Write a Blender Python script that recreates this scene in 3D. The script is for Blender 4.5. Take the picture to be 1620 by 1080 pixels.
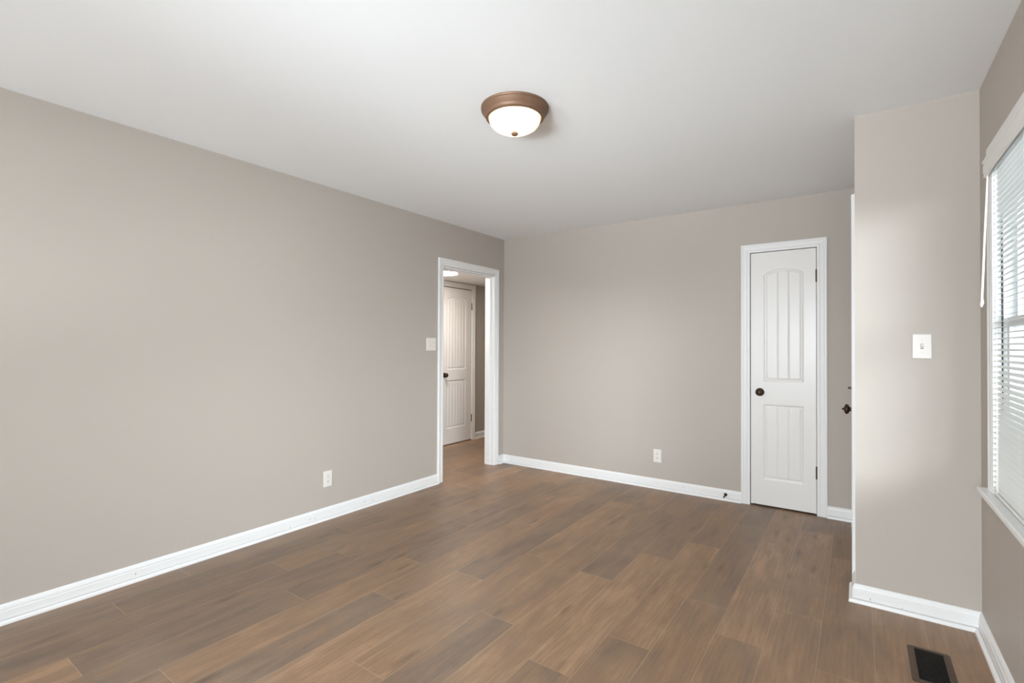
import bpy, bmesh, math, random
from mathutils import Vector, Matrix, Euler
PI = math.pi
random.seed(7)
S = bpy.context.scene
COL = S.collection
for o in list(bpy.data.objects):
    bpy.data.objects.remove(o, do_unlink=True)

# ------------------------------------------------------------------ camera
F_PX = 780.5
YAW, PITCH, ROLL, CAM_H = 0.6121, 0.0095, 0.004, 1.2714
cd = bpy.data.cameras.new('camera')
cd.sensor_width = 36.0
cd.lens = 36.0 * F_PX / 1620.0
cd.clip_start = 0.02
cam = bpy.data.objects.new('camera', cd)
COL.objects.link(cam)
cam.location = (0, 0, CAM_H)
cam.rotation_euler = (Matrix.Rotation(YAW, 3, 'Z') @ Matrix.Rotation(PI/2 + PITCH, 3, 'X') @ Matrix.Rotation(ROLL, 3, 'Z')).to_euler()
S.camera = cam

# ------------------------------------------------------------------ room measures (metres)
XL, XR, X0 = -3.193, 0.4515, -0.0145        # left wall, right wall, side of the entry return
YB, YC, YR = 4.390, 3.0337, -1.75           # back wall, face of the entry return, rear wall
CH = 2.44
WT = 0.118
XH = -4.310                                 # far wall of the hall
HH = 2.108                                  # hall ceiling
WY0, WY1, WZ0, WZ1 = 0.86, 2.735, 0.690, 2.030     # window opening in the right wall, lengthened out of frame to admit more light

# ------------------------------------------------------------------ light
w = bpy.data.worlds.new('world'); S.world = w
w.use_nodes = True
bg = w.node_tree.nodes['Background']
bg.inputs['Color'].default_value = (0.86, 0.93, 1.0, 1)

def area(name, loc, rot, sx, sy, power, color):
    l = bpy.data.lights.new(name, 'AREA'); l.shape = 'RECTANGLE'
    l.size = sx; l.size_y = sy; l.energy = power; l.color = color
    o = bpy.data.objects.new(name, l); COL.objects.link(o)
    o.location = loc; o.rotation_euler = rot
    return o
# daylight fill lamps outside two added windows of the unseen rear wall
ADDED_REAR_W = [(-2.75, -1.65), (-1.05, 0.05)]
RWZ0, RWZ1 = 0.65, 2.05
ADDED_SIDE_W = (-0.95, 0.55)                      # added window in the right wall just behind the camera
SKYC = (0.88, 0.94, 1.0)
P = dict(A=0, B=0, C=0, D=0, E=3, J=0, I=52, N=92, L=195, M=34, W=0.45, G=60, Q=26, R=84)
def rear(key, i, tilt):
    a, b = ADDED_REAR_W[i]
    if P[key]: area('daylight_fill', ((a+b)/2, YR - 0.16 - 0.30*abs(math.sin(tilt)), (RWZ0+RWZ1)/2), (PI/2+tilt, 0, 0), b-a, RWZ1-RWZ0, P[key], SKYC)
rear('A', 0, 0.2); rear('B', 0, 1.0); rear('C', 1, 0.2); rear('D', 1, 1.0); rear('L', 1, -0.7); rear('M', 0, -0.4)
# daylight on the blind-covered window beside the camera
if P['E']: area('daylight_fill', (XR + 0.50, (WY0+WY1)/2 - 0.20, 1.30), (0, PI/2, 0), 1.3, 2.0, P['E'], SKYC)
# fill lamp for the added side window just behind the camera
if P['J']:
    o = area('daylight_fill', (XR + 0.75, -0.75, 1.20), (0, 0, 0), 1.2, 1.2, P['J'], SKYC)
    o.rotation_euler = Vector((-0.70, 0.66, 0.28)).to_track_quat('-Z', 'Y').to_euler()
# added lamps, low outside the rear windows, throw light up on to the far ceiling
for key, x, tgt in (('Q', -2.9, (0.1, 3.3, 2.44)), ('R', 0.3, (-2.0, 3.5, 2.44))):
    if P[key]:
        o = area('daylight_fill', (x, -5.0, -0.30), (0, 0, 0), 2.4, 0.7, P[key], SKYC)
        o.rotation_euler = (Vector(tgt) - o.location).to_track_quat('-Z', 'Y').to_euler()
        o.data.spread = math.radians(60)
# added low sky lamp, shining between the open slats on to the long wall
if P['N']:
    o = area('daylight_fill', (4.5, -2.0, 2.40), (0, 0, 0), 3.2, 1.9, P['N'], SKYC)
    o.rotation_euler = (Vector((-2.7, 4.2, 0.75)) - o.location).to_track_quat('-Z', 'Y').to_euler()
    o.data.spread = math.radians(60)
# added lamp shining through the added side window on to the end wall
if P['I']:
    o = area('daylight_fill', (3.0, -6.0, 1.25), (0, 0, 0), 2.4, 2.0, P['I'], SKYC)
    o.rotation_euler = (Vector((-1.6, 4.39, 1.20)) - o.location).to_track_quat('-Z', 'Y').to_euler()
    o.data.spread = math.radians(60)
bg.inputs['Strength'].default_value = P['W']

S.view_settings.view_transform = 'Standard'
S.view_settings.look = 'None'
S.view_settings.gamma = 1.0
S.view_settings.use_curve_mapping = False
S.view_settings.exposure = 0.10

# ------------------------------------------------------------------ materials
def srgb(r, g, b):
    def f(c):
        c /= 255.0
        return c/12.92 if c <= 0.04045 else ((c+0.055)/1.055)**2.4
    return (f(r), f(g), f(b), 1)

class NT:
    def __init__(s, m): s.t = m.node_tree; s.n = s.t.nodes; s.l = s.t.links
    def new(s, k, **kw):
        n = s.n.new(k)
        for a, v in kw.items(): setattr(n, a, v)
        return n
    def math(s, op, a, b=None, clamp=False):
        n = s.n.new('ShaderNodeMath'); n.operation = op; n.use_clamp = clamp
        for i, v in enumerate((a, b)):
            if v is None: continue
            if isinstance(v, (int, float)): n.inputs[i].default_value = v
            else: s.l.new(v, n.inputs[i])
        return n.outputs[0]
    def mix(s, f, a, b):
        n = s.n.new('ShaderNodeMix'); n.data_type = 'RGBA'
        for sock, v in ((n.inputs[0], f), (n.inputs[6], a), (n.inputs[7], b)):
            if isinstance(v, (int, float, tuple)): sock.default_value = v
            else: s.l.new(v, sock)
        return n.outputs[2]

def mat(name, col, rough=0.5, metal=0.0, spec=0.5, noise=None, bump=None, coat=0):
    m = bpy.data.materials.new(name); m.use_nodes = True
    t = NT(m); p = t.n['Principled BSDF']
    p.inputs['Base Color'].default_value = col
    p.inputs['Roughness'].default_value = rough
    p.inputs['Metallic'].default_value = metal
    p.inputs['Specular IOR Level'].default_value = spec
    p.inputs['Coat Weight'].default_value = coat
    tc = t.new('ShaderNodeTexCoord')
    if noise:
        sc, amt = noise
        n = t.new('ShaderNodeTexNoise'); n.inputs['Scale'].default_value = sc; n.inputs['Detail'].default_value = 3
        t.l.new(tc.outputs['Object'], n.inputs['Vector'])
        c = t.mix(n.outputs['Fac'], tuple(x*(1-amt) for x in col[:3])+(1,), tuple(min(1, x*(1+amt)) for x in col[:3])+(1,))
        t.l.new(c, p.inputs['Base Color'])
    if bump:
        sc, st = bump
        n = t.new('ShaderNodeTexNoise'); n.inputs['Scale'].default_value = sc; n.inputs['Detail'].default_value = 4
        t.l.new(tc.outputs['Object'], n.inputs['Vector'])
        b = t.new('ShaderNodeBump'); b.inputs['Strength'].default_value = st; b.inputs['Distance'].default_value = 0.002
        t.l.new(n.outputs['Fac'], b.inputs['Height']); t.l.new(b.outputs['Normal'], p.inputs['Normal'])
    return m

M = {}
M['wall'] = mat('wall_paint', srgb(186, 177, 168), 0.55, spec=0.3, noise=(0.8, 0.008), bump=(180, 0.05))
M['ceiling'] = mat('ceiling_paint', srgb(243, 244, 245), 0.8, spec=0.2, bump=(150, 0.05))
M['trim'] = mat('trim_paint', srgb(238, 237, 236), 0.38, noise=(3, 0.01))
M['door'] = mat('door_paint', srgb(236, 233, 230), 0.30, bump=(90, 0.04))
M['bronze'] = mat('oil_rubbed_bronze', srgb(66, 48, 34), 0.38, metal=0.6, noise=(60, 0.25))
M['canopy'] = mat('lamp_bronze', srgb(122, 93, 73), 0.50, metal=0.35, noise=(40, 0.06))
M['plastic'] = mat('wall_plate_plastic', srgb(232, 226, 220), 0.35)
M['black'] = mat('duct_shade_black', srgb(10, 9, 9), 0.8)
M['slot'] = mat('dark_slot', srgb(70, 64, 60), 0.7)
M['greyslot'] = mat('toggle_recess', srgb(150, 142, 136), 0.6)
M['register'] = mat('register_bronze', srgb(92, 74, 60), 0.45, metal=0.5, noise=(25, 0.12))
M['register_dark'] = mat('register_black', srgb(40, 35, 33), 0.35, metal=0.4)
M['blind'] = mat('blind_vinyl', srgb(240, 239, 235), 0.4)
M['cord'] = mat('cord_cotton', srgb(236, 235, 230), 0.8)
M['vinyl'] = mat('window_vinyl', srgb(236, 237, 238), 0.35)
M['rubber'] = mat('black_rubber', srgb(26, 25, 25), 0.6)
M['dark'] = mat('window_track', srgb(70, 70, 70), 0.7)
M['nail'] = mat('nail_hole', srgb(90, 86, 84), 0.9)
M['ext'] = mat('brick_facade', srgb(150, 140, 130), 0.9)
M['siding'] = mat('blue_siding', srgb(120, 140, 160), 0.7, noise=(2, 0.03))
M['fence'] = mat('grey_fence_wood', srgb(105, 100, 95), 0.8, noise=(6, 0.1))
M['lawn'] = mat('lawn_grass', srgb(90, 98, 70), 0.95, noise=(9, 0.2))
M['roof'] = mat('roof_shingle', srgb(90, 88, 90), 0.9, noise=(12, 0.1))

def glass_mat():
    m = bpy.data.materials.new('clear_glass'); m.use_nodes = True
    t = NT(m); t.n.remove(t.n['Principled BSDF'])
    tr = t.new('ShaderNodeBsdfTransparent'); tr.inputs[0].default_value = (0.93, 0.95, 0.95, 1)
    gl = t.new('ShaderNodeBsdfGlossy'); gl.inputs['Roughness'].default_value = 0.02
    fr = t.new('ShaderNodeFresnel'); ge = t.new('ShaderNodeNewGeometry')
    io = t.new('ShaderNodeMapRange'); t.l.new(ge.outputs['Backfacing'], io.inputs[0])   # no false total reflection when leaving the pane
    io.inputs[3].default_value = 1.33; io.inputs[4].default_value = 1/1.33
    t.l.new(io.outputs[0], fr.inputs[0])
    mx = t.new('ShaderNodeMixShader')
    t.l.new(fr.outputs[0], mx.inputs[0]); t.l.new(tr.outputs[0], mx.inputs[1]); t.l.new(gl.outputs[0], mx.inputs[2])
    t.l.new(mx.outputs[0], t.n['Material Output'].inputs[0])
    return m
M['glass'] = glass_mat()

def bowl_mat():
    m = bpy.data.materials.new('lit_alabaster_glass'); m.use_nodes = True
    t = NT(m); p = t.n['Principled BSDF']
    p.inputs['Base Color'].default_value = srgb(190, 172, 135)
    p.inputs['Roughness'].default_value = 0.3
    tc = t.new('ShaderNodeTexCoord')
    mp = t.new('ShaderNodeMapping'); mp.inputs['Scale'].default_value = (1, 1, 2.0)
    n = t.new('ShaderNodeTexNoise'); n.inputs['Scale'].default_value = 9; n.inputs['Distortion'].default_value = 2.5; n.inputs['Detail'].default_value = 2
    t.l.new(tc.outputs['Object'], mp.inputs[0]); t.l.new(mp.outputs[0], n.inputs['Vector'])
    r = t.new('ShaderNodeValToRGB')
    r.color_ramp.elements[0].position = 0.36; r.color_ramp.elements[0].color = (1.0, 0.84, 0.54, 1)
    r.color_ramp.elements[1].position = 0.60; r.color_ramp.elements[1].color = (1.0, 0.96, 0.82, 1)
    t.l.new(n.outputs['Fac'], r.inputs[0])
    t.l.new(r.outputs[0], p.inputs['Emission Color'])
    # the two bulbs inside stand off centre: glass nearest to them glows most
    sep = t.new('ShaderNodeSeparateXYZ'); t.l.new(tc.outputs['Object'], sep.inputs[0])
    xx = t.math('MULTIPLY', sep.outputs[0], sep.outputs[0]); yy = t.math('MULTIPLY', sep.outputs[1], sep.outputs[1])
    rr = t.math('SQRT', t.math('ADD', xx, yy))
    k = t.math('SUBTRACT', 1.0, t.math('DIVIDE', rr, 0.14), clamp=True)
    e = t.math('ADD', t.math('MULTIPLY', k, 0.8), 0.42)
    t.l.new(e, p.inputs['Emission Strength'])
    # thin glass: part of the bulbs' light passes straight through
    tr = t.new('ShaderNodeBsdfTransparent'); tr.inputs[0].default_value = (1.0, 0.95, 0.86, 1)
    mx = t.new('ShaderNodeMixShader'); mx.inputs[0].default_value = 0.012
    t.l.new(p.outputs[0], mx.inputs[1]); t.l.new(tr.outputs[0], mx.inputs[2])
    t.l.new(mx.outputs[0], t.n['Material Output'].inputs[0])
    return m
M['bowl'] = bowl_mat()

def emit_mat(name, col, st):
    m = bpy.data.materials.new(name); m.use_nodes = True
    p = m.node_tree.nodes['Principled BSDF']
    p.inputs['Base Color'].default_value = (0.8, 0.8, 0.8, 1)
    p.inputs['Emission Color'].default_value = col; p.inputs['Emission Strength'].default_value = st
    return m
M['led'] = emit_mat('led_diffuser', (1.0, 0.93, 0.86, 1), 95.0)

PW = 0.1917                                # plank width
def floor_mat():
    m = bpy.data.materials.new('vinyl_oak_planks'); m.use_nodes = True
    t = NT(m); p = t.n['Principled BSDF']
    uv = t.new('ShaderNodeUVMap', uv_map='UVMap'); ed = t.new('ShaderNodeUVMap', uv_map='Edge')
    at = t.new('ShaderNodeAttribute', attribute_name='plank')
    sa = t.new('ShaderNodeSeparateColor'); t.l.new(at.outputs['Color'], sa.inputs[0])
    tone, rnd, length = sa.outputs[0], sa.outputs[1], sa.outputs[2]
    su = t.new('ShaderNodeSeparateXYZ'); t.l.new(uv.outputs[0], su.inputs[0])
    def vec(sx, sy, k):
        c = t.new('ShaderNodeCombineXYZ')
        t.l.new(t.math('MULTIPLY', su.outputs[0], sx), c.inputs[0])
        t.l.new(t.math('MULTIPLY', su.outputs[1], sy), c.inputs[1])
        t.l.new(t.math('MULTIPLY', rnd, k), c.inputs[2])
        return c.outputs[0]
    def noise(v, sc, det, dist=0.0, rough=0.55):
        n = t.new('ShaderNodeTexNoise'); t.l.new(v, n.inputs['Vector'])
        n.inputs['Scale'].default_value = sc; n.inputs['Detail'].default_value = det
        n.inputs['Distortion'].default_value = dist; n.inputs['Roughness'].default_value = rough
        return n.outputs['Fac']
    broad = noise(vec(11, 2.4, 37), 1.0, 4, 0.7)
    streak = noise(vec(75, 4.5, 91), 1.0, 4, 0.3, 0.6)
    fine = noise(vec(300, 26, 17), 1.0, 3, 0, 0.7)
    # cathedral figure
    wv = t.new('ShaderNodeTexWave', wave_type='BANDS', bands_direction='X')
    t.l.new(vec(5.0, 0.7, 53), wv.inputs['Vector'])
    wv.inputs['Scale'].default_value = 3.0; wv.inputs['Distortion'].default_value = 7.0
    wv.inputs['Detail'].default_value = 2.0; wv.inputs['Detail Scale'].default_value = 0.8
    def span(x, lo, hi, amt):       # centred contrast
        a = t.new('ShaderNodeMapRange'); t.l.new(x, a.inputs[0])
        a.inputs[1].default_value = lo; a.inputs[2].default_value = hi
        a.inputs[3].default_value = -amt; a.inputs[4].default_value = amt
        return a.outputs[0]
    tone2 = t.math('ADD', t.math('MULTIPLY', tone, 0.66), 0.20)
    k = t.math('ADD', tone2, span(broad, 0.3, 0.7, 0.15))
    k = t.math('ADD', k, span(streak, 0.3, 0.7, 0.09))
    k = t.math('ADD', k, span(fine, 0.3, 0.7, 0.05))
    k = t.math('ADD', k, span(wv.outputs['Fac'], 0, 1, 0.025), clamp=True)
    r = t.new('ShaderNodeValToRGB'); t.l.new(k, r.inputs[0])
    e = r.color_ramp.elements
    e[0].position = 0.0; e[0].color = srgb(98, 84, 73)
    e[1].position = 1.0; e[1].color = srgb(181, 146, 115)
    x = e.new(0.35); x.color = srgb(123, 103, 87)
    x = e.new(0.65); x.color = srgb(147, 117, 91)
    # knots
    vo = t.new('ShaderNodeTexVoronoi'); t.l.new(vec(9.0, 2.2, 71), vo.inputs['Vector']); vo.inputs['Scale'].default_value = 1.0
    nk = noise(vec(40, 12, 11), 1.0, 2)
    kd = t.math('ADD', vo.outputs['Distance'], span(nk, 0.3, 0.7, 0.035))
    kn = t.new('ShaderNodeMapRange'); t.l.new(kd, kn.inputs[0])
    kn.inputs[1].default_value = 0.05; kn.inputs[2].default_value = 0.20; kn.inputs[3].default_value = 0.45; kn.inputs[4].default_value = 0.0
    c = t.mix(kn.outputs[0], r.outputs[0], srgb(84, 64, 50))
    # pale micro-bevel seams
    se = t.new('ShaderNodeSeparateXYZ'); t.l.new(ed.outputs[0], se.inputs[0])
    du = t.math('MINIMUM', se.outputs[0], t.math('SUBTRACT', PW, se.outputs[0]))
    dv = t.math('MINIMUM', se.outputs[1], t.math('SUBTRACT', length, se.outputs[1]))
    d = t.math('MINIMUM', du, dv)
    sm = t.new('ShaderNodeMapRange'); t.l.new(d, sm.inputs[0])
    sm.inputs[1].default_value = 0.0006; sm.inputs[2].default_value = 0.0018; sm.inputs[3].default_value = 0.42; sm.inputs[4].default_value = 0.0
    c = t.mix(sm.outputs[0], c, srgb(196, 170, 142))
    # scuffs of dust
    tc = t.new('ShaderNodeTexCoord')
    n2 = t.new('ShaderNodeTexNoise'); t.l.new(tc.outputs['Object'], n2.inputs['Vector']); n2.inputs['Scale'].default_value = 2.2
    n2.inputs['Detail'].default_value = 8; n2.inputs['Roughness'].default_value = 0.65
    du2 = t.new('ShaderNodeMapRange'); t.l.new(n2.outputs['Fac'], du2.inputs[0])
    du2.inputs[1].default_value = 0.48; du2.inputs[2].default_value = 0.75; du2.inputs[3].default_value = 0.0; du2.inputs[4].default_value = 0.22
    c = t.mix(du2.outputs[0], c, srgb(182, 160, 140))
    t.l.new(c, p.inputs['Base Color'])
    p.inputs['Specular IOR Level'].default_value = 0.4
    ro = t.new('ShaderNodeMapRange'); t.l.new(n2.outputs['Fac'], ro.inputs[0]); ro.inputs[3].default_value = 0.34; ro.inputs[4].default_value = 0.52
    t.l.new(ro.outputs[0], p.inputs['Roughness'])
    b = t.new('ShaderNodeBump'); b.inputs['Strength'].default_value = 0.18; b.inputs['Distance'].default_value = 0.001
    t.l.new(t.math('SUBTRACT', fine, sm.outputs[0]), b.inputs['Height']); t.l.new(b.outputs[0], p.inputs['Normal'])
    return m
M['floor'] = floor_mat()

# ------------------------------------------------------------------ mesh helpers
class MB:
    def __init__(s): s.v = []; s.f = []
    def quad_box(s, p0, p1):
        x0, y0, z0 = p0; x1, y1, z1 = p1
        b = len(s.v)
        s.v += [(x0,y0,z0),(x1,y0,z0),(x1,y1,z0),(x0,y1,z0),(x0,y0,z1),(x1,y0,z1),(x1,y1,z1),(x0,y1,z1)]
        s.f += [tuple(b+i for i in q) for q in ((3,2,1,0),(4,5,6,7),(0,1,5,4),(1,2,6,5),(2,3,7,6),(3,0,4,7))]
        return s
    box = quad_box
    def bbox(s, p0, p1, r=0.001):
        """box with chamfered edges"""
        bm = bmesh.new()
        bmesh.ops.create_cube(bm, size=1)
        for v in bm.verts:
            v.co = Vector([(p0[i]+p1[i])/2 + v.co[i]*(p1[i]-p0[i]) for i in range(3)])
        bmesh.ops.bevel(bm, geom=bm.edges[:], offset=r, segments=2, affect='EDGES', profile=0.5)
        b = len(s.v); bm.verts.index_update()
        s.v += [tuple(v.co) for v in bm.verts]
        s.f += [tuple(b+v.index for v in f.verts) for f in bm.faces]
        bm.free(); return s
    def sweep(s, rings, closed=True, caps=True):
        """rings: list of point lists of equal length"""
        b = len(s.v); n = len(rings[0])
        for r in rings: s.v += [tuple(p) for p in r]
        for i in range(len(rings)-1):
            for j in range(n if closed else n-1):
                a, c = b+i*n+j, b+i*n+(j+1) % n
                s.f.append((a, c, c+n, a+n))
        if caps and closed:
            s.f.append(tuple(b+j for j in reversed(range(n))))
            s.f.append(tuple(b+(len(rings)-1)*n+j for j in range(n)))
        return s
    def lathe(s, prof, n=32, axis='z', c=(0, 0, 0)):
        """prof: (radius, height) list"""
        b = len(s.v)
        for r, h in prof:
            for k in range(n):
                a = 2*PI*k/n; x, y = r*math.cos(a), r*math.sin(a)
                if axis == 'z': p = (x, y, h)
                elif axis == 'y': p = (x, h, y)
                else: p = (h, x, y)
                s.v.append((p[0]+c[0], p[1]+c[1], p[2]+c[2]))
        for i in range(len(prof)-1):
            for k in range(n):
                a, d = b+i*n+k, b+i*n+(k+1) % n
                s.f.append((a, d, d+n, a+n))
        s.f.append(tuple(b+k for k in range(n)))
        s.f.append(tuple(b+(len(prof)-1)*n+k for k in range(n)))
        return s
    def tube(s, pts, r, n=8):
        rings = []
        for i, p in enumerate(pts):
            p = Vector(p)
            a = Vector(pts[max(i-1, 0)]); c = Vector(pts[min(i+1, len(pts)-1)])
            d = (c-a).normalized()
            u = d.orthogonal().normalized() if i == 0 else (u - d*u.dot(d)).normalized()
            v = d.cross(u)
            rr = r[i] if isinstance(r, (list, tuple)) else r
            rings.append([p + u*rr*math.cos(2*PI*k/n) + v*rr*math.sin(2*PI*k/n) for k in range(n)])
        return s.sweep(rings)
    def build(s, name, m, parent=None, smooth=False, angle=None, loc=None):
        me = bpy.data.meshes.new(name)
        me.from_pydata(s.v, [], s.f); me.validate()
        bm = bmesh.new(); bm.from_mesh(me)
        bmesh.ops.recalc_face_normals(bm, faces=bm.faces[:])
        bm.to_mesh(me); bm.free()
        me.materials.append(M[m] if isinstance(m, str) else m)
        if smooth:
            for p in me.polygons: p.use_smooth = True
            if angle: me.set_sharp_from_angle(angle=math.radians(angle))
        o = bpy.data.objects.new(name, me); COL.objects.link(o)
        if parent: o.parent = parent
        if loc: o.location = loc
        return o

def tag(o, label=None, cat=None, group=None, kind=None):
    if label: o['label'] = label
    if cat: o['category'] = cat
    if group: o['group'] = group
    if kind: o['kind'] = kind
    return o
def struct(o, label, cat):
    return tag(o, label, cat, kind='structure')
def empty(name, loc=(0, 0, 0), rz=0.0):
    o = bpy.data.objects.new(name, None); COL.objects.link(o)
    o.empty_display_size = 0.05
    o.location = loc; o.rotation_euler = (0, 0, rz)
    return o

# ------------------------------------------------------------------ floor of single planks
def build_floor():
    xa, xb, ya, yb = -4.45, XR + 0.02, YR - 0.05, 6.35
    x_ref = 0.0513
    joints = {}   # known joints: column index (counted leftwards from x_ref) -> y of one joint and (y0,y1,tone) hints
    known = {0: 2.30, 1: 2.72, 2: 3.60, 3: 1.30, 4: 3.307, 5: 2.965, 6: 2.52, 7: 1.863, 8: 1.271, 9: 2.115, 10: 1.69, 11: 2.07, 12: 1.433, 13: 1.885, 14: 0.30, 15: 0.87, 16: 1.22}
    tones = {(4, 0): 0.70, (4, 1): 0.50, (5, 0): 0.74, (5, 1): 0.40, (6, 0): 0.72, (6, 1): 0.38, (7, 0): 0.34, (7, 1): 0.56, (8, 0): 0.74, (8, 1): 0.60,
             (9, 0): 0.70, (9, 1): 0.36, (10, 0): 0.34, (10, 1): 0.62, (11, 0): 0.62, (11, 1): 0.36, (12, 1): 0.34, (13, 1): 0.52, (13, 0): 0.32,
             (3, 0): 0.72, (3, 1): 0.62, (2, 0): 0.74, (2, 1): 0.62, (1, 0): 0.66, (1, 1): 0.66, (0, 0): 0.66, (0, 1): 0.56,
             (12, 0): 0.30, (14, 1): 0.30, (15, 1): 0.26, (16, 1): 0.44, (16, 0): 0.42, (15, 0): 0.34, (14, 0): 0.42}
    V, Fs, U1, U2, C = [], [], [], [], []
    rnd = random.Random(11)
    L = 1.27
    i0 = -3
    for c in range(i0, 30):
        xr_ = x_ref - PW*c + 0.0; xl_ = xr_ - PW      # column c spans xl_..xr_
        # column 0 is the one left of x_ref
        if xr_ < xa or xl_ > xb: continue
        y = known.get(c, rnd.uniform(0, L))
        k = 0
        while y - L > ya - L: y -= L; k -= 1
        while y < yb:
            y0, y1 = y, y + L
            kk = k  # plank above the known joint has k == 0 -> tone index 1
            y += L; k += 1
            a, b = max(y0, ya), min(y1, yb)
            if b - a < 1e-4: continue
            x_l, x_r = max(xl_, xa), min(xr_, xb)
            tone = tones.get((c, 1)) if kk == 0 else tones.get((c, 0)) if kk == -1 else None
            if tone is None: tone = rnd.choice([0.34, 0.42, 0.5, 0.6, 0.68])
            r_ = rnd.random()
            n = len(V)
            V += [(x_l, a, 0), (x_r, a, 0), (x_r, b, 0), (x_l, b, 0)]
            Fs.append((n, n+1, n+2, n+3))
            for X, Y in ((x_l, a), (x_r, a), (x_r, b), (x_l, b)):
                U1.append((X - xl_, Y - y0 + r_*7)); U2.append((X - xl_, Y - y0))
                C.append((tone, r_, L, 1))
    n = len(V)
    V += [(xa, ya, -0.02), (xb, ya, -0.02), (xb, yb, -0.02), (xa, yb, -0.02)]
    Fs.append((n+3, n+2, n+1, n))
    for _ in range(4): U1.append((0, 0)); U2.append((0.05, 0.5)); C.append((0.4, 0.5, L, 1))
    me = bpy.data.meshes.new('floor'); me.from_pydata(V, [], Fs)
    me.uv_layers.new(name='UVMap'); me.uv_layers.new(name='Edge')
    me.color_attributes.new('plank', 'FLOAT_COLOR', 'CORNER')
    a, b, ca = me.uv_layers['UVMap'], me.uv_layers['Edge'], me.color_attributes['plank']
    for i in range(len(U1)):
        a.data[i].uv = U1[i]; b.data[i].uv = U2[i]; ca.data[i].color = C[i]
    me.materials.append(M['floor'])
    o = bpy.data.objects.new('floor', me); COL.objects.link(o)
    struct(o, 'brown oak plank floor with pale seams', 'floor')
build_floor()

# ------------------------------------------------------------------ walls and ceilings
DY0, DY1, DZ = 3.412, 4.221, 2.022          # doorway in the left wall
CX0, CX1, CZ = -0.7190, -0.2572, 2.034       # closet door opening in the back wall
EY0, EY1, EZ = 3.283, 4.200, 2.034           # entry door opening in the side of the return
XW = XR + 0.155                              # outer face of the right wall

def wall_boxes(mb, axis, a0, a1, t0, t1, z1, holes, z0=0.0):
    """a wall along 'x' or 'y' from a0 to a1, thickness t0..t1, with holes (h0,h1,hz0,hz1)"""
    def bx(u0, u1, za, zb):
        if u1-u0 < 1e-5 or zb-za < 1e-5: return
        if axis == 'x': mb.box((u0, t0, za), (u1, t1, zb))
        else: mb.box((t0, u0, za), (t1, u1, zb))
    cur = a0
    for h0, h1, hz0, hz1 in sorted(holes):
        bx(cur, h0, z0, z1); bx(h0, h1, z0, hz0); bx(h0, h1, hz1, z1); cur = h1
    bx(cur, a1, z0, z1)
    return mb

def W(name, label, *a, **k):
    return struct(wall_boxes(MB(), *a, **k).build(name, 'wall'), label, 'wall')
W('wall_left', 'long greige wall with a cased doorway to the hall', 'y', YR, YB+WT, XL-WT, XL, CH, [(DY0, DY1, 0, DZ)])
W('wall_back', 'greige end wall around the narrow closet door', 'x', XL, X0+WT, YB, YB+WT, CH, [(CX0, CX1, 0, CZ)])
W('wall_entry', 'side of the projecting return holding the entry door', 'y', YC+WT, YB, X0, X0+WT, CH, [(EY0, EY1, 0, EZ)])
W('wall_return', 'projecting greige wall with the single light switch', 'x', X0, XR, YC, YC+WT, CH, [])
W('wall_right', 'greige wall around the window with blind', 'y', YR, YC+WT, XR, XW, CH, [(WY0, WY1, WZ0, WZ1), (ADDED_SIDE_W[0], ADDED_SIDE_W[1], WZ0, WZ1)])
W('wall_rear', 'greige wall behind the camera with two added windows', 'x', XL-WT, XW, YR-0.13, YR, CH, [(a, b, RWZ0, RWZ1) for a, b in ADDED_REAR_W])
struct(MB().box((XL-WT, YR-0.13, CH), (XW, YB+WT, CH+0.12)).build('ceiling', 'ceiling'), 'smooth white ceiling', 'ceiling')
# hall
W('wall_hall_far', 'greige far wall of the hall', 'y', 2.3, 6.35, XH-0.1, XH, CH, [(4.590, 5.182, 0, 2.034)])
mb = MB(); mb.box((XH, 2.2, 0), (XL-WT, 2.3, CH)); mb.box((XH, 6.25, 0), (XL-WT, 6.35, CH))
struct(mb.build('wall_hall_ends', 'wall'), 'end walls of the hall', 'wall')
struct(MB().box((XL-WT, YB+WT, 0), (XL, 6.35, CH)).build('wall_hall_near', 'wall'), 'near wall of the hall past the doorway', 'wall')
struct(MB().box((XH, 2.3, HH), (XL-WT, 6.25, HH+0.1)).build('ceiling_hall', 'ceiling'), 'lower white ceiling of the hall', 'ceiling')
# closets behind the two interior doors (closed boxes)
def closet(name, p0, p1, label, open_side):
    x0, y0, z0 = p0; x1, y1, z1 = p1; t = 0.03
    mb = MB()
    if open_side != 'x+': mb.box((x1, y0, z0), (x1+t, y1, z1))
    if open_side != 'x-': mb.box((x0-t, y0, z0), (x0, y1, z1))
    if open_side != 'y+': mb.box((x0, y1, z0), (x1, y1+t, z1))
    if open_side != 'y-': mb.box((x0, y0-t, z0), (x1, y0, z1))
    mb.box((x0, y0, z1), (x1, y1, z1+t)); mb.box((x0, y0, z0-t), (x1, y1, z0-0.022))
    struct(mb.build(name, 'wall'), label, 'wall')
closet('wall_closet', (-0.95, YB+WT, 0), (-0.10, YB+WT+0.5, 2.2), 'inside of the closet behind the narrow door', 'y-')
closet('wall_hall_closet', (XH-0.6, 4.50, 0), (XH-0.1, 5.27, 2.2), 'inside of the closet off the hall', 'x+')

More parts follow.
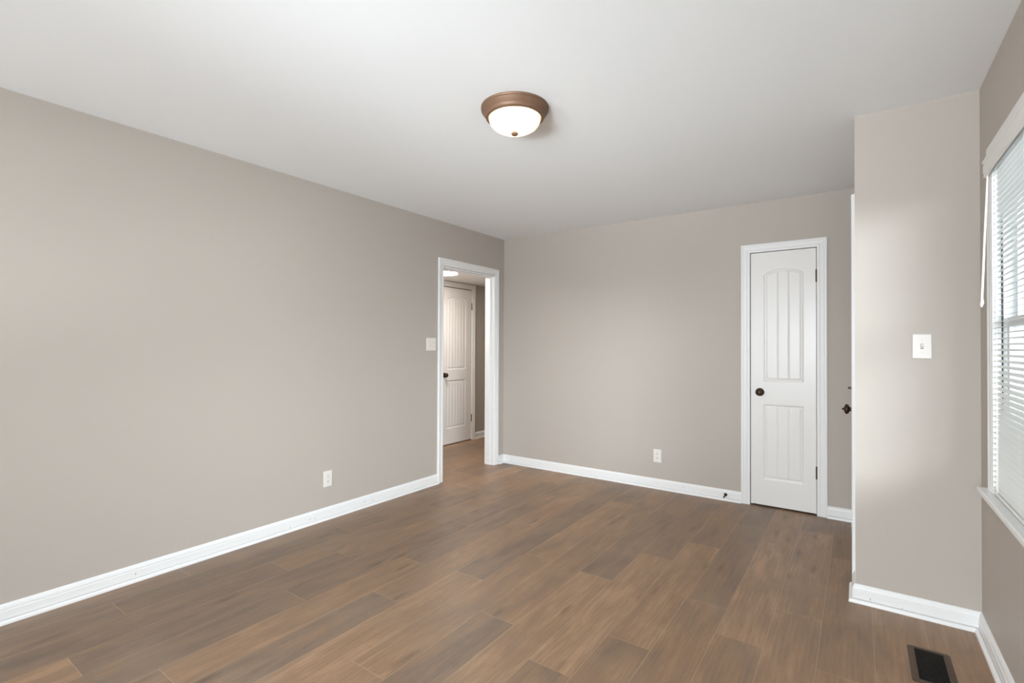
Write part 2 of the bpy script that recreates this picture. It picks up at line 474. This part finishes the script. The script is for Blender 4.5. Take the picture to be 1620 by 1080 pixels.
# ------------------------------------------------------------------ mouldings
def casing(name, s0, s1, z0, z1, place, label, wdt=0.0665):
    """U-shaped casing: inner edges s0..s1, from z0 to z1; place(s, z, t) -> world"""
    prof = [(0.0, 0.0), (0.0, 0.009), (0.004, 0.011), (0.016, 0.0115), (0.020, 0.0085), (0.024, 0.0120), (0.044, 0.0135),
            (0.052, 0.0165), (0.060, 0.0165), (wdt, 0.0140), (wdt, 0.0)]
    rings = []
    for fs, fz, at in ((-1, 0, 0), (-1, 1, 1), (1, 1, 2), (1, 0, 3)):
        rings.append([place((s0 if fs < 0 else s1) + fs*wd, (z1 + wd if fz else z0), t) for wd, t in prof])
    return struct(MB().sweep(rings).build(name, 'trim'), label, 'trim')
casing('trim_1', DY0+0.005, DY1-0.005, 0, DZ+0.006, lambda s, z, t: (XL+t, s, z), 'white casing round the open doorway to the hall')
casing('trim_2', CX0, CX1, 0, CZ, lambda s, z, t: (s, YB-t, z), 'white casing round the narrow closet door')
casing('trim_3', EY0+0.004, EY1-0.004, 0, EZ-0.004, lambda s, z, t: (X0-t, s, z), 'white casing of the entry door seen edge-on')
casing('trim_4', 4.590, 5.182, 0, 2.034, lambda s, z, t: (XH+t, s, z), 'white casing round the door in the hall')
casing('trim_5', WY0, WY1, WZ0, WZ1, lambda s, z, t: (XR-t, s, z), 'white casing round the blind-covered window')

# jambs
def jamb(name, s0, s1, z1, d0, d1, place, label, stop=None, th=0.018):
    mb = MB()
    def bx(a, b, c, d, e, f):
        p, q = place(a, c, e), place(b, d, f)
        mb.box(tuple(min(x, y) for x, y in zip(p, q)), tuple(max(x, y) for x, y in zip(p, q)))
    bx(s0, s0+th, 0, z1, d0, d1); bx(s1-th, s1, 0, z1, d0, d1); bx(s0+th, s1-th, z1-th, z1, d0, d1)
    if stop:
        a, b = stop; k = 0.010
        bx(s0+th, s0+th+k, 0, z1-th, a, b); bx(s1-th-k, s1-th, 0, z1-th, a, b); bx(s0+th+k, s1-th-k, z1-th-k, z1-th, a, b)
    return struct(mb.build(name, 'trim'), label, 'trim')
jamb('trim_6', DY0, DY1, DZ+0.001, -WT-0.001, 0.001, lambda s, z, t: (XL+t, s, z), 'white jamb lining of the open doorway', stop=(-0.078, -0.044), th=0.012)

def base(name, pts, label, ends=(None, None), m='trim'):
    """pts: plan polyline walked with the room on the left-hand side; ends: direction of the neighbouring run or None"""
    prof = [(0, 0.019), (0.0135, 0.019), (0.0135, 0.058), (0.0110, 0.061), (0.0122, 0.066), (0.0105, 0.074), (0.006, 0.083), (0.003, 0.0875), (0, 0.0880)]
    shoe = [(0, 0), (0.0285, 0), (0.0285, 0.006), (0.0265, 0.012), (0.022, 0.0160), (0.0155, 0.0178), (0.0135, 0.0165), (0.0, 0.0165)]
    P = [Vector(p) for p in pts]
    def rings(pr):
        out = []
        for i, p in enumerate(P):
            d0 = (P[i]-P[i-1]).normalized() if i else (Vector(ends[0]) if ends[0] else None)
            d1 = (P[i+1]-P[i]).normalized() if i < len(P)-1 else (Vector(ends[1]) if ends[1] else None)
            d0 = d0 or d1; d1 = d1 or d0
            n0, n1 = Vector((-d0.y, d0.x)), Vector((-d1.y, d1.x))
            mv = (n0+n1); mv = mv/mv.dot(n0)
            out.append([(p.x+mv.x*a, p.y+mv.y*a, z) for a, z in pr])
        return out
    b = MB().sweep(rings(prof)).build(name, m)
    MB().sweep(rings(shoe)).build('shoe_moulding', m, b)
    return struct(b, label, 'baseboard')
# walked so that the room lies on the left
cw = 0.0665
base('baseboard_left', [(XL, DY0+0.005-cw), (XL, YR)], 'white baseboard along the long left wall', (None, None))
base('baseboard_back', [(CX0-cw, YB), (XL, YB), (XL, DY1-0.005+cw)], 'white baseboard from the doorway corner to the closet door')
base('baseboard_entry', [(X0, EY1-0.004+cw), (X0, YB), (CX1+cw, YB)], 'short white baseboard right of the closet door')
base('baseboard_return', [(XR, YC), (X0, YC), (X0, EY0+0.004-cw)], 'white baseboard wrapping the projecting corner', ((0, 1), None))
base('baseboard_right', [(XR, YR), (XR, YC)], 'white baseboard under the window wall', (None, (-1, 0)))
base('baseboard_hall', [(XH, 6.25), (XH, 5.182+cw)], 'white baseboard in the hall beside the door')
base('baseboard_hall_left', [(XH, 4.590-cw), (XH, 2.3)], 'white baseboard in the hall left of the door')

# small unfilled nail holes on the baseboards
def nails():
    mb = MB()
    for s, z in ((2.05, 0.040), (2.09, 0.034), (2.52, 0.045), (1.02, 0.04), (2.60, 0.036), (1.9, 0.028)):
        mb.box((XL+0.0130, s-0.0018, z-0.003), (XL+0.0139, s+0.0018, z+0.003))
    mb.build('nail_mark', 'nail', bpy.data.objects['baseboard_left'])
    mb = MB()
    for s, z in ((-3.07, 0.035), (-2.72, 0.05), (-1.475, 0.043), (-1.25, 0.052)):
        mb.box((s-0.002, YB-0.0139, z-0.003), (s+0.002, YB-0.0130, z+0.003))
    mb.build('nail_mark', 'nail', bpy.data.objects['baseboard_back'])
    mb = MB()
    for s, z, h in ((0.045, 0.030, 0.005), (0.17, 0.024, 0.002)):
        mb.box((s-0.001, YC-0.0139, z-h), (s+0.001, YC-0.0130, z+h))
    mb.build('nail_mark', 'nail', bpy.data.objects['baseboard_return'])
nails()

# ------------------------------------------------------------------ doors
def door_slab(w_, h_, th, panels, step=0.004):
    """two-panel arched plank door; front at local y=0, facing -y. panels: (x0,x1,z0,z1,rise,grooves)"""
    nx, nz = int(round(w_/step)), int(round(h_/step))
    def prof(d):
        if d <= 0: return 0.0
        if d < 0.010: k = d/0.010; return 0.0065*(k*k*(3-2*k))
        if d < 0.019: return 0.0065
        if d < 0.025: k = (d-0.019)/0.006; return 0.0065 - 0.0045*(k*k*(3-2*k))
        return 0.0020
    def depth(x, z):
        for x0, x1, z0, z1, rise, gr in panels:
            if x0-0.01 < x < x1+0.01 and z0-0.01 < z < z1+0.01:
                d = min(x-x0, x1-x, z-z0, z1-z)
                if rise:
                    c = (x1-x0)/2; R = (c*c+rise*rise)/(2*rise)
                    if z > z1-R: d = min(d, R - math.hypot(x-(x0+x1)/2, z-(z1-R)))
                y = prof(d)
                if d > 0.020:
                    for g in gr:
                        e = abs(x-g)
                        if e < 0.006: y += 0.0028*(1-e/0.006)
                return y
        return 0.0
    mb = MB()
    xs = [w_*i/nx for i in range(nx+1)]; zs = [h_*j/nz for j in range(nz+1)]
    for p in panels:         # put grid lines on the grooves
        for g in p[5]:
            k = min(range(len(xs)), key=lambda i: abs(xs[i]-g)); xs[k] = g
            if k > 0: xs[k-1] = g-0.0045
            xs[k+1] = g+0.0045
    for z in zs:
        for x in xs: mb.v.append((x, depth(x, z), z))
    n = nx+1
    for j in range(nz):
        for i in range(nx):
            a = j*n+i; mb.f.append((a, a+1, a+n+1, a+n))
    b = len(mb.v)
    mb.v += [(0, th, 0), (w_, th, 0), (w_, th, h_), (0, th, h_)]
    mb.f.append((b+3, b+2, b+1, b))
    mb.f.append(tuple([b, b+1] + [i for i in range(nx, -1, -1)]))
    mb.f.append(tuple([b+2, b+3] + [nz*n+i for i in range(0, nx+1)]))
    mb.f.append(tuple([b+3, b] + [j*n for j in range(0, nz+1)]))
    mb.f.append(tuple([b+1, b+2] + [j*n+nx for j in range(nz, -1, -1)]))
    return mb

def knob(parent, x, z, name='door_knob', button=False, big=1.0):
    k = empty_part = None
    pr = [(0.0, 0.0), (0.031, 0.0), (0.032, -0.003), (0.029, -0.006), (0.020, -0.008), (0.012, -0.010), (0.0105, -0.018), (0.011, -0.026),
          (0.018, -0.029), (0.0255, -0.033), (0.0282, -0.039), (0.0275, -0.044), (0.0245, -0.0480), (0.0225, -0.0475), (0.0205, -0.0495), (0.0125, -0.0535), (0.0, -0.0545)]
    if button: pr = pr[:-1] + [(0.006, -0.0545), (0.0055, -0.0600), (0.0045, -0.0625), (0, -0.0625)]
    pr = [(r*big, h*big) for r, h in pr]
    return MB().lathe(pr, 32, 'y', (x, 0, z)).build(name, 'bronze', parent, True, 50)
def hinge(parent, x, z, h=0.092, leaf=None):
    mb = MB()
    mb.lathe([(0, -h/2-0.004), (0.003, -h/2-0.003), (0.0058, -h/2), (0.0058, h/2), (0.003, h/2+0.003), (0, h/2+0.004)], 14, 'z', (x, -0.0055, z))
    for i in range(1, 5): mb.lathe([(0.0061, -0.0004), (0.0061, 0.0004)], 14, 'z', (x, -0.0055, z-h/2+h*i/5))
    if leaf: mb.box((x, -0.0005, z-h/2), (x+leaf, 0.0008, z+h/2))
    return mb.build('hinge', 'bronze', parent, True, 40)

# narrow closet door
dw = CX1-CX0-0.0095
xd = CX0+0.0050
d1 = empty('door_1', (xd, YB-0.0005, 0.014))
struct(d1, 'narrow white two-panel door with arched top panel and bronze knob', 'door')
px = lambda X: X-xd
pan = [(px(-0.6210), px(-0.3440), 0.985, 1.880, 0.042, (px(-0.521), px(-0.446))),
       (px(-0.6240), px(-0.3440), 0.206, 0.802, 0, (px(-0.521), px(-0.446)))]
slab = door_slab(dw, CZ-0.0185, 0.035, pan).build('door_panel', 'door', d1, True, 40)
knob(d1, px(-0.6475), 0.898)
for z in (1.816, 0.322): hinge(d1, dw+0.0025, z-0.014)
# latch strike on the left of the closet door
MB().box((-0.0040, -0.0012, 0.868), (-0.0012, 0.002, 0.925)).build('strike_plate', 'bronze', d1)

# jamb behind the closet door so that the gaps read dark
mb = MB()
mb.box((CX0-0.0, YB+0.040, 0), (CX0+0.014, YB+0.06, CZ)); mb.box((CX1-0.014, YB+0.040, 0), (CX1, YB+0.06, CZ)); mb.box((CX0, YB+0.040, CZ-0.014), (CX1, YB+0.06, CZ))
struct(mb.build('trim_7', 'trim'), 'door stop inside the closet doorway', 'trim')

# hall door
d2 = empty('door_2', (XH-0.0005, 4.5945, 0.012), PI/2)
struct(d2, 'white arched-panel door in the hall behind the doorway', 'door')
hw = 5.1775-4.5945
pan2 = [(0.0945, 0.465, 0.955, 1.905, 0.045, (0.167, 0.223, 0.279, 0.335, 0.391)), (0.0945, 0.465, 0.200, 0.815, 0, (0.167, 0.223, 0.279, 0.335, 0.391))]
door_slab(hw, 2.013, 0.035, pan2, 0.006).build('door_panel', 'door', d2, True, 40)
knob(d2, 0.050, 0.888)
for z in (1.807, 0.300): hinge(d2, hw+0.001, z-0.012, leaf=0.030)

# entry door, seen edge-on
d3 = empty('door_3', (X0+0.0005, EY1-0.004, 0.014), -PI/2)
struct(d3, 'white entry door seen edge-on with bronze knob and deadbolt', 'door')
ew = EY1-EY0-0.008
pan3 = [(0.12, ew/2-0.05, 1.05, 1.88, 0, ()), (ew/2+0.05, ew-0.12, 1.05, 1.88, 0, ()), (0.12, ew/2-0.05, 0.2, 0.85, 0, ()), (ew/2+0.05, ew-0.12, 0.2, 0.85, 0, ())]
door_slab(ew, EZ-0.018, 0.04, pan3, 0.008).build('door_panel', 'door', d3, True, 40)
knob(d3, ew-0.065, 0.912, button=True)
mb = MB().lathe([(0, 0), (0.024, 0), (0.024, -0.006), (0.018, -0.012), (0.012, -0.014), (0.0, -0.015)], 24, 'y', (ew-0.065, 0, 1.032))
mb.bbox((ew-0.065-0.014, -0.034, 1.032-0.0055), (ew-0.065+0.014, -0.014, 1.032+0.0055), 0.002)
mb.build('deadbolt_turn', 'bronze', d3, True, 40)
for z in (1.80, 1.05, 0.28): hinge(d3, -0.0015, z)

# ------------------------------------------------------------------ window
def window():
    xin = XR + 0.016
    r = empty('window_1', (XR, (WY0+WY1)/2, WZ0))
    struct(r, 'double-hung white window behind the open slats', 'window')
    ox, oy, oz = XR, (WY0+WY1)/2, WZ0
    def B(name, m, boxes):
        mb = MB()
        for p, q in boxes: mb.bbox(tuple(a-b for a, b in zip(p, (ox, oy, oz))), tuple(a-b for a, b in zip(q, (ox, oy, oz))), 0.0012)
        return mb.build(name, m, r)
    j = 0.006
    B('window_frame', 'vinyl', [((XR-0.0005, WY1-j, WZ0), (xin, WY1, WZ1)), ((XR-0.0005, WY0, WZ0), (xin, WY0+j, WZ1)), ((XR-0.0005, WY0+j, WZ1-j), (xin, WY1-j, WZ1)),
                                ((XR+0.0195, WY1-0.022, WZ0), (XW+0.01, WY1, WZ1)), ((XR+0.0195, WY0, WZ0), (XW+0.01, WY0+0.022, WZ1)),
                                ((XR+0.0195, WY0+0.022, WZ1-0.022), (XW+0.01, WY1-0.022, WZ1)), ((XR+0.0195, WY0+0.022, WZ0), (XW+0.01, WY1-0.022, WZ0+0.012))])
    B('track', 'dark', [((xin, WY1-j, WZ0), (XR+0.0195, WY1, WZ1)), ((xin, WY0, WZ0), (XR+0.0195, WY0+j, WZ1))])
    zm = 1.375
    ym = (WY0+WY1)/2
    B('mullion', 'vinyl', [((XR+0.0195, ym-0.03, WZ0+0.012), (XW+0.01, ym+0.03, WZ1-0.022))])
    def sash(x0, x1, z0, z1, a, b):
        t = 0.026
        s_ = B('sash', 'vinyl', [((x0, a, z0), (x1, a+t, z1)), ((x0, b-t, z0), (x1, b, z1)), ((x0, a+t, z0), (x1, b-t, z0+0.034)), ((x0, a+t, z1-0.034), (x1, b-t, z1))])
        mb = MB().box(((x0+x1)/2-0.002-ox, a+t-oy, z0+0.034-oz), ((x0+x1)/2+0.002-ox, b-t-oy, z1-0.034-oz))
        mb.build('glass_pane', 'glass', s_)
    for a, b in ((WY0+0.022, ym-0.03), (ym+0.03, WY1-0.022)):
        sash(XR+0.030, XR+0.050, WZ0+0.012, zm+0.017, a, b)
        sash(XR+0.054, XR+0.074, zm-0.017, WZ1-0.022, a, b)
    # stool
    mb = MB()
    P = [(0.046, 0.0), (0.046, -0.004), (0.043, -0.014), (0.038, -0.019), (0.0, -0.021)]
    bx0, bx1 = WY0-0.095, WY1+0.097
    n = 0.045
    mb.bbox((-n, bx0-oy, -0.022), (0.0, bx1-oy, 0.0), 0.005)
    mb.bbox((-0.002, WY0-oy, -0.0218), (0.029, WY1-oy, -0.0001), 0.001)
    mb.build('window_sill', 'trim', r)
window()
for i, (a, b) in enumerate(ADDED_REAR_W):  # windows added behind the camera to let the fill lamps in
    r = struct(empty('window_%d' % (i+2), ((a+b)/2, YR, RWZ0)), 'added window in the wall behind the camera, %s' % ('by the long wall' if i == 0 else 'by the window wall'), 'window')
    wv, hv = b-a, RWZ1-RWZ0
    mb = MB()
    for z0, z1 in ((0.0, 0.04), (hv-0.04, hv), (hv/2-0.02, hv/2+0.02)): mb.bbox((-wv/2+0.04, -0.10, z0), (wv/2-0.04, -0.06, z1), 0.002)
    for x0, x1 in ((-wv/2, -wv/2+0.04), (wv/2-0.04, wv/2)): mb.bbox((x0, -0.10, 0), (x1, -0.06, hv), 0.002)
    f = mb.build('window_frame', 'vinyl', r)
    MB().box((-wv/2+0.04, -0.082, 0.04), (wv/2-0.04, -0.078, hv-0.04)).build('glass_pane', 'glass', f)
    casing('trim_%d' % (8+i), a, b, RWZ0, RWZ1, lambda s, z, t: (s, YR+t, z), 'white casing of an added rear window, %s' % ('by the long wall' if i == 0 else 'by the window wall'))

r = struct(empty('window_4', (XR, (ADDED_SIDE_W[0]+ADDED_SIDE_W[1])/2, WZ0)), 'added window in the right wall beside the camera', 'window')  # side window added out of view for the light it admits
wv, hv = ADDED_SIDE_W[1]-ADDED_SIDE_W[0], WZ1-WZ0
mb = MB()
for z0, z1 in ((0.0, 0.04), (hv-0.04, hv), (hv/2-0.02, hv/2+0.02)): mb.bbox((0.06, -wv/2+0.04, z0), (0.10, wv/2-0.04, z1), 0.002)
for x0, x1 in ((-wv/2, -wv/2+0.04), (wv/2-0.04, wv/2)): mb.bbox((0.06, x0, 0), (0.10, x1, hv), 0.002)
f = mb.build('window_frame', 'vinyl', r)
MB().box((0.078, -wv/2+0.04, 0.04), (0.082, wv/2-0.04, hv-0.04)).build('glass_pane', 'glass', f)
casing('trim_10', ADDED_SIDE_W[0], ADDED_SIDE_W[1], WZ0, WZ1, lambda s, z, t: (XR-t, s, z), 'white casing of the added side window behind the camera')

# ------------------------------------------------------------------ venetian blind
def blind():
    r = empty('window_blind', (XR, (WY0+WY1)/2, WZ1))
    tag(r, 'white one-inch venetian blind hanging in the window, slats open', 'window blind')
    o = Vector((XR, (WY0+WY1)/2, WZ1))
    ya, yb = WY0+0.009-o.y, WY1-0.009-o.y
    xc = 0.0005
    MB().bbox((xc-0.013, ya, -0.028), (xc+0.013, yb, -0.001), 0.002).build('headrail', 'blind', r)
    # valance clipped on the front, its ends lapping the casing
    mb = MB()
    pr = [(-0.0345, 0.004), (-0.0235, 0.004), (-0.0235, -0.062), (-0.0270, -0.064), (-0.0310, -0.060), (-0.0290, -0.050), (-0.0320, -0.040), (-0.0320, -0.018), (-0.0290, -0.008), (-0.0345, -0.002)]
    mb.sweep([[(x, y, z) for x, z in pr] for y in (ya-0.034, yb+0.034)])
    mb.build('valance', 'blind', r)
    zt, zb = -0.045, WZ0+0.030-o.z
    n = 59
    mb = MB()
    th = math.radians(17); hw_ = 0.0125
    for i in range(n):
        z = zt + (zb-zt)*i/(n-1)
        pts = []
        for k in range(7):
            u = -1+2*k/6
            x = u*hw_; c = 0.0016*(1-u*u)
            pts.append((x*math.cos(th) - c*math.sin(th), x*math.sin(th) + c*math.cos(th)))
        ring = [(xc+a, z+b) for a, b in pts] + [(xc+a, z+b-0.0004) for a, b in reversed(pts)]
        mb.sweep([[(a, y, b) for a, b in ring] for y in (ya, yb)])
    mb.build('slats', 'blind', r, True, 40)
    MB().bbox((xc-0.012, ya, zb-0.026), (xc+0.012, yb, zb-0.014), 0.002).build('bottom_rail', 'blind', r)
    for y in (yb-0.090, yb-0.5, ya+0.5, ya+0.090):
        mb = MB()
        for x in (xc-0.0132, xc+0.0132): mb.tube([(x, y, -0.02), (x, y, zb-0.02)], 0.0006, 6)
        mb.tube([(xc-0.0145, y+0.012, -0.02), (xc-0.0145, y+0.012, zb-0.02)], 0.0007, 6)
        mb.build('ladder_cord', 'cord', r)
    # tilt wand
    mb = MB()
    a = Vector((0.4235, 2.700, 1.955))-o; b = Vector((0.4075, 2.715, 1.455))-o
    mb.tube([a + (b-a)*k/6 for k in range(7)], [0.0028]*2+[0.0036]*4+[0.0040], 6)
    d = (b-a).normalized()
    mb.tube([b, b+d*0.012, b+d*0.018], [0.0052, 0.0052, 0.002], 10)
    mb.tube([a-d*0.02+Vector((0.01, 0, 0.004)), a-d*0.008, a], 0.0016, 6)
    mb.build('tilt_wand', 'blind', r, True, 50)
    # pull cords beside the wand
    mb = MB()
    a = Vector((0.4260, 2.706, 1.955))-o; b = Vector((0.4120, 2.722, 1.470))-o
    mb.tube([a, b], 0.0015, 6); mb.tube([b, b+Vector((0, 0, -0.02))], [0.002, 0.0045], 8)
    mb.build('pull_cord', 'cord', r)
blind()

# ------------------------------------------------------------------ wall plates
def outlet(loc, rz, label):
    r = empty('electrical_outlet', loc, rz)
    tag(r, label, 'outlet', 'duplex outlets')
    MB().bbox((-0.035, -0.0055, -0.0575), (0.035, 0.0, 0.0575), 0.0022).build('cover_plate', 'plastic', r)
    for s in (-1, 1):
        mb = MB()
        ring = []
        for k in range(24):
            a = 2*PI*k/24
            ring.append((max(-0.0145, min(0.0145, 0.0172*math.cos(a))), 0.0143*math.sin(a)))
        mb.sweep([[(x, y, z+s*0.0195) for x, z in ring] for y in (-0.0050, -0.0072)])
        rc = mb.build('receptacle', 'plastic', r)
        mb = MB()
        for x, h in ((-0.0063, 0.0042), (0.0063, 0.0036)): mb.box((x-0.0014, -0.0075, s*0.0195+0.003-h), (x+0.0014, -0.0070, s*0.0195+0.003+h))
        mb.lathe([(0.0026, -0.0075), (0.0026, -0.0070)], 12, 'y', (0, 0, s*0.0195-0.0075))
        mb.build('slot', 'slot', rc)
    MB().lathe([(0, -0.0050), (0.0032, -0.0053), (0.0028, -0.0066), (0, -0.0070)], 14, 'y').build('screw', 'plastic', r)
outlet((XL, 2.1975, 0.2945), PI/2, 'white duplex outlet low on the long left wall')
outlet((-1.480, YB, 0.2930), 0, 'white duplex outlet low on the end wall, left of the closet door')
def switch(loc, rz, gangs, label):
    r = empty('light_switch', loc, rz)
    tag(r, label, 'light switch')
    wd = 0.0355 + 0.023*(gangs-1)
    MB().bbox((-wd, -0.006, -0.0575), (wd, 0, 0.0575), 0.0025).build('cover_plate', 'plastic', r)
    for g in range(gangs):
        x = (g-(gangs-1)/2)*0.046
        MB().box((x-0.0055, -0.0066, -0.0125), (x+0.0055, -0.0058, 0.0125)).build('toggle_slot', 'greyslot', r)
        mb = MB()
        s_ = 1 if g == 0 else -1
        mb.sweep([[(x-0.0045, -0.006, -0.008), (x+0.0045, -0.006, -0.008), (x+0.0045, -0.006, 0.008), (x-0.0045, -0.006, 0.008)],
                  [(x-0.0036, -0.017, s_*0.006-0.004), (x+0.0036, -0.017, s_*0.006-0.004), (x+0.0036, -0.017, s_*0.006+0.004), (x-0.0036, -0.017, s_*0.006+0.004)]])
        mb.build('toggle', 'plastic', r)
        for z in (-0.030, 0.030):
            MB().lathe([(0, -0.0055), (0.0034, -0.0059), (0.0030, -0.0072), (0, -0.0077)], 14, 'y', (x, 0, z)).build('screw', 'plastic', r)
switch((0.2468, YC, 1.2785), 0, 1, 'white single toggle switch on the projecting wall beside the window')
switch((XL, 3.262, 1.2860), PI/2, 2, 'white double toggle switch beside the open doorway')

# ------------------------------------------------------------------ door stop on the baseboard
r = empty('door_stop', (-0.903, YB-0.0135, 0.0495))
tag(r, 'small bronze spring door stop screwed to the baseboard', 'door stop')
MB().lathe([(0, 0), (0.013, 0), (0.0135, -0.003), (0.010, -0.006), (0.006, -0.008), (0, -0.0085)], 20, 'y').build('rosette', 'bronze', r, True, 40)
mb = MB()
pts = []
for k in range(150):
    a = k*0.55; pts.append((0.0035*math.cos(a), -0.007-0.048*k/149, 0.0035*math.sin(a)-0.004*(k/149)**2))
mb.tube(pts, 0.0009, 5); mb.build('spring', 'bronze', r, True)
MB().lathe([(0, -0.052), (0.0055, -0.053), (0.0065, -0.058), (0.0065, -0.066), (0.005, -0.069), (0, -0.070)], 16, 'y', (0, 0, -0.0045)).build('bumper_tip', 'rubber', r, True, 40)

# ------------------------------------------------------------------ floor register
r = empty('floor_register', (0.2362, 2.5765, 0.0))
tag(r, 'bronze floor register with black louvres set in the planks', 'floor vent')
mb = MB()
ax, ay, bx_, by = 0.0705, 0.1420, 0.0470, 0.1215
def rr(hx, hy, rad, z):
    out = []
    for cx, cy, a0 in ((hx-rad, hy-rad, 0), (-hx+rad, hy-rad, PI/2), (-hx+rad, -hy+rad, PI), (hx-rad, -hy+rad, 1.5*PI)):
        for k in range(5):
            a = a0+PI/2*k/4; out.append((cx+rad*math.cos(a), cy+rad*math.sin(a), z))
    return out
rings = [rr(ax, ay, 0.012, 0.0), rr(ax, ay, 0.012, 0.0018), rr(ax-0.004, ay-0.004, 0.009, 0.0048), rr(bx_+0.003, by+0.003, 0.003, 0.0058), rr(bx_, by, 0.0015, 0.0050), rr(bx_, by, 0.0015, 0.0006)]
mb.sweep(rings, caps=False)
mb.build('register_frame', 'register', r, True, 35)
MB().box((-bx_, -by, 0.0004), (bx_, by, 0.0010)).build('duct_shadow', 'black', r).name = 'duct_shade'  # plate coloured black in place of the shade inside the duct
mb = MB()
n = 20
for i in range(n):
    y = -by + (i+0.5)*2*by/n
    mb.box((-bx_, y-0.0011, 0.0011), (bx_, y+0.0011, 0.0046))
mb.build('louvres', 'register_dark', r)

# ------------------------------------------------------------------ ceiling lights
r = empty('ceiling_light', (-1.380, 1.982, CH))
tag(r, 'lit flush-mount ceiling light, bronze ring and alabaster glass bowl', 'ceiling light')
MB().lathe([(0, 0), (0.166, 0), (0.1665, -0.006), (0.163, -0.010), (0.165, -0.014), (0.160, -0.022), (0.150, -0.034), (0.142, -0.044), (0.143, -0.049), (0.138, -0.053), (0.130, -0.053), (0.128, -0.046), (0, -0.046)], 72).build('canopy', 'canopy', r, True, 50)
pr = []
for k in range(17):
    a = PI/2*k/16
    pr.append((0.1275*math.cos(a)**0.85 if k < 16 else 0.0, -0.050 - 0.070*math.sin(a)))
MB().lathe([(0.1275, -0.047)]+pr, 64).build('glass_bowl', 'bowl', r, True)
MB().lathe([(0, -0.117), (0.013, -0.1185), (0.0165, -0.122), (0.0172, -0.127), (0.0155, -0.131), (0.010, -0.134), (0.007, -0.1345), (0, -0.136)], 24).build('finial', 'canopy', r, True, 40)
for sx in (-1, 1):
    l = bpy.data.lights.new('bulb', 'POINT'); l.energy = P['G']; l.shadow_soft_size = 0.03; l.color = (1.0, 0.96, 0.90)
    o = bpy.data.objects.new('bulb', l); COL.objects.link(o); o.parent = r; o.location = (sx*0.045, sx*0.02, -0.066)
r = empty('hall_ceiling_light', (-3.79, 4.06, HH))
tag(r, 'round white flush light glowing on the hall ceiling', 'ceiling light')
MB().lathe([(0, 0), (0.155, 0), (0.162, -0.006), (0.170, -0.016), (0.172, -0.024), (0.166, -0.028), (0.158, -0.026), (0, -0.024)], 56).build('trim_ring', 'trim', r, True, 40)
MB().lathe([(0.157, -0.0255), (0.155, -0.032), (0.130, -0.037), (0.0, -0.040)], 56).build('diffuser', 'led', r, True, 50)

# ------------------------------------------------------------------ outside, seen through the slats
struct(MB().box((-14, -14, -0.62), (40, 46, -0.52)).build('ground', 'lawn'), 'lawn outside the window', 'ground')
def house(x0, x1, y0, y1):
    r = empty('neighbouring_house', ((x0+x1)/2, y0, -0.52))
    tag(r, 'blue-grey sided house seen through the blind', 'house')
    ox, oy, oz = r.location
    mb = MB(); mb.box((x0-ox, 0, 0), (x1-ox, y1-oy, 4.6))
    n = 22
    for i in range(n): mb.box((x0-ox, -0.02, 0.3+4.3*i/n), (x1-ox, 0, 0.3+4.3*i/n+0.15))
    mb.build('siding', 'siding', r)
    mb = MB()
    mb.sweep([[(x0-ox-0.4, y, 4.55), ((x1-x0)/2-ox+x0, y, 6.9), (x1-ox+0.4, y, 4.55), ((x1-x0)/2-ox+x0, y, 6.7)] for y in (-0.4, y1-oy+0.4)])
    mb.build('roof', 'roof', r)
    for x in (2.75, 3.22, 3.65):
        MB().box((x-0.07-ox, -0.08, 0.2), (x+0.07-ox, -0.02, 4.5)).build('corner_board', 'trim', r)
    for x in (3.02, 4.4, 6.2):
        f = MB().box((x-0.42-ox, -0.07, 1.2), (x+0.42-ox, -0.01, 3.0)).build('house_window', 'trim', r)
        MB().box((x-0.35-ox, -0.09, 1.27), (x+0.35-ox, -0.068, 2.93)).build('pane', 'glass', f)
house(1.2, 12.0, 16.5, 24)
r = empty('picket_fence', (4.0, 8.5, -0.52))
tag(r, 'grey picket fence standing on the lawn outside', 'fence')
for i in range(60):
    x = -3.0+0.11*i
    if -3.0 <= x <= 1.5: MB().sweep([[(x-0.035, y, 0.02), (x+0.035, y, 0.02), (x+0.035, y, 1.75), (x, y, 1.80), (x-0.035, y, 1.75)] for y in (-0.011, 0.011)]).build('picket', 'fence', r)
mb = MB()
for z in (0.35, 1.45): mb.box((-3.1, 0.012, z), (3.6, 0.05, z+0.09))
mb.build('rail', 'fence', r)
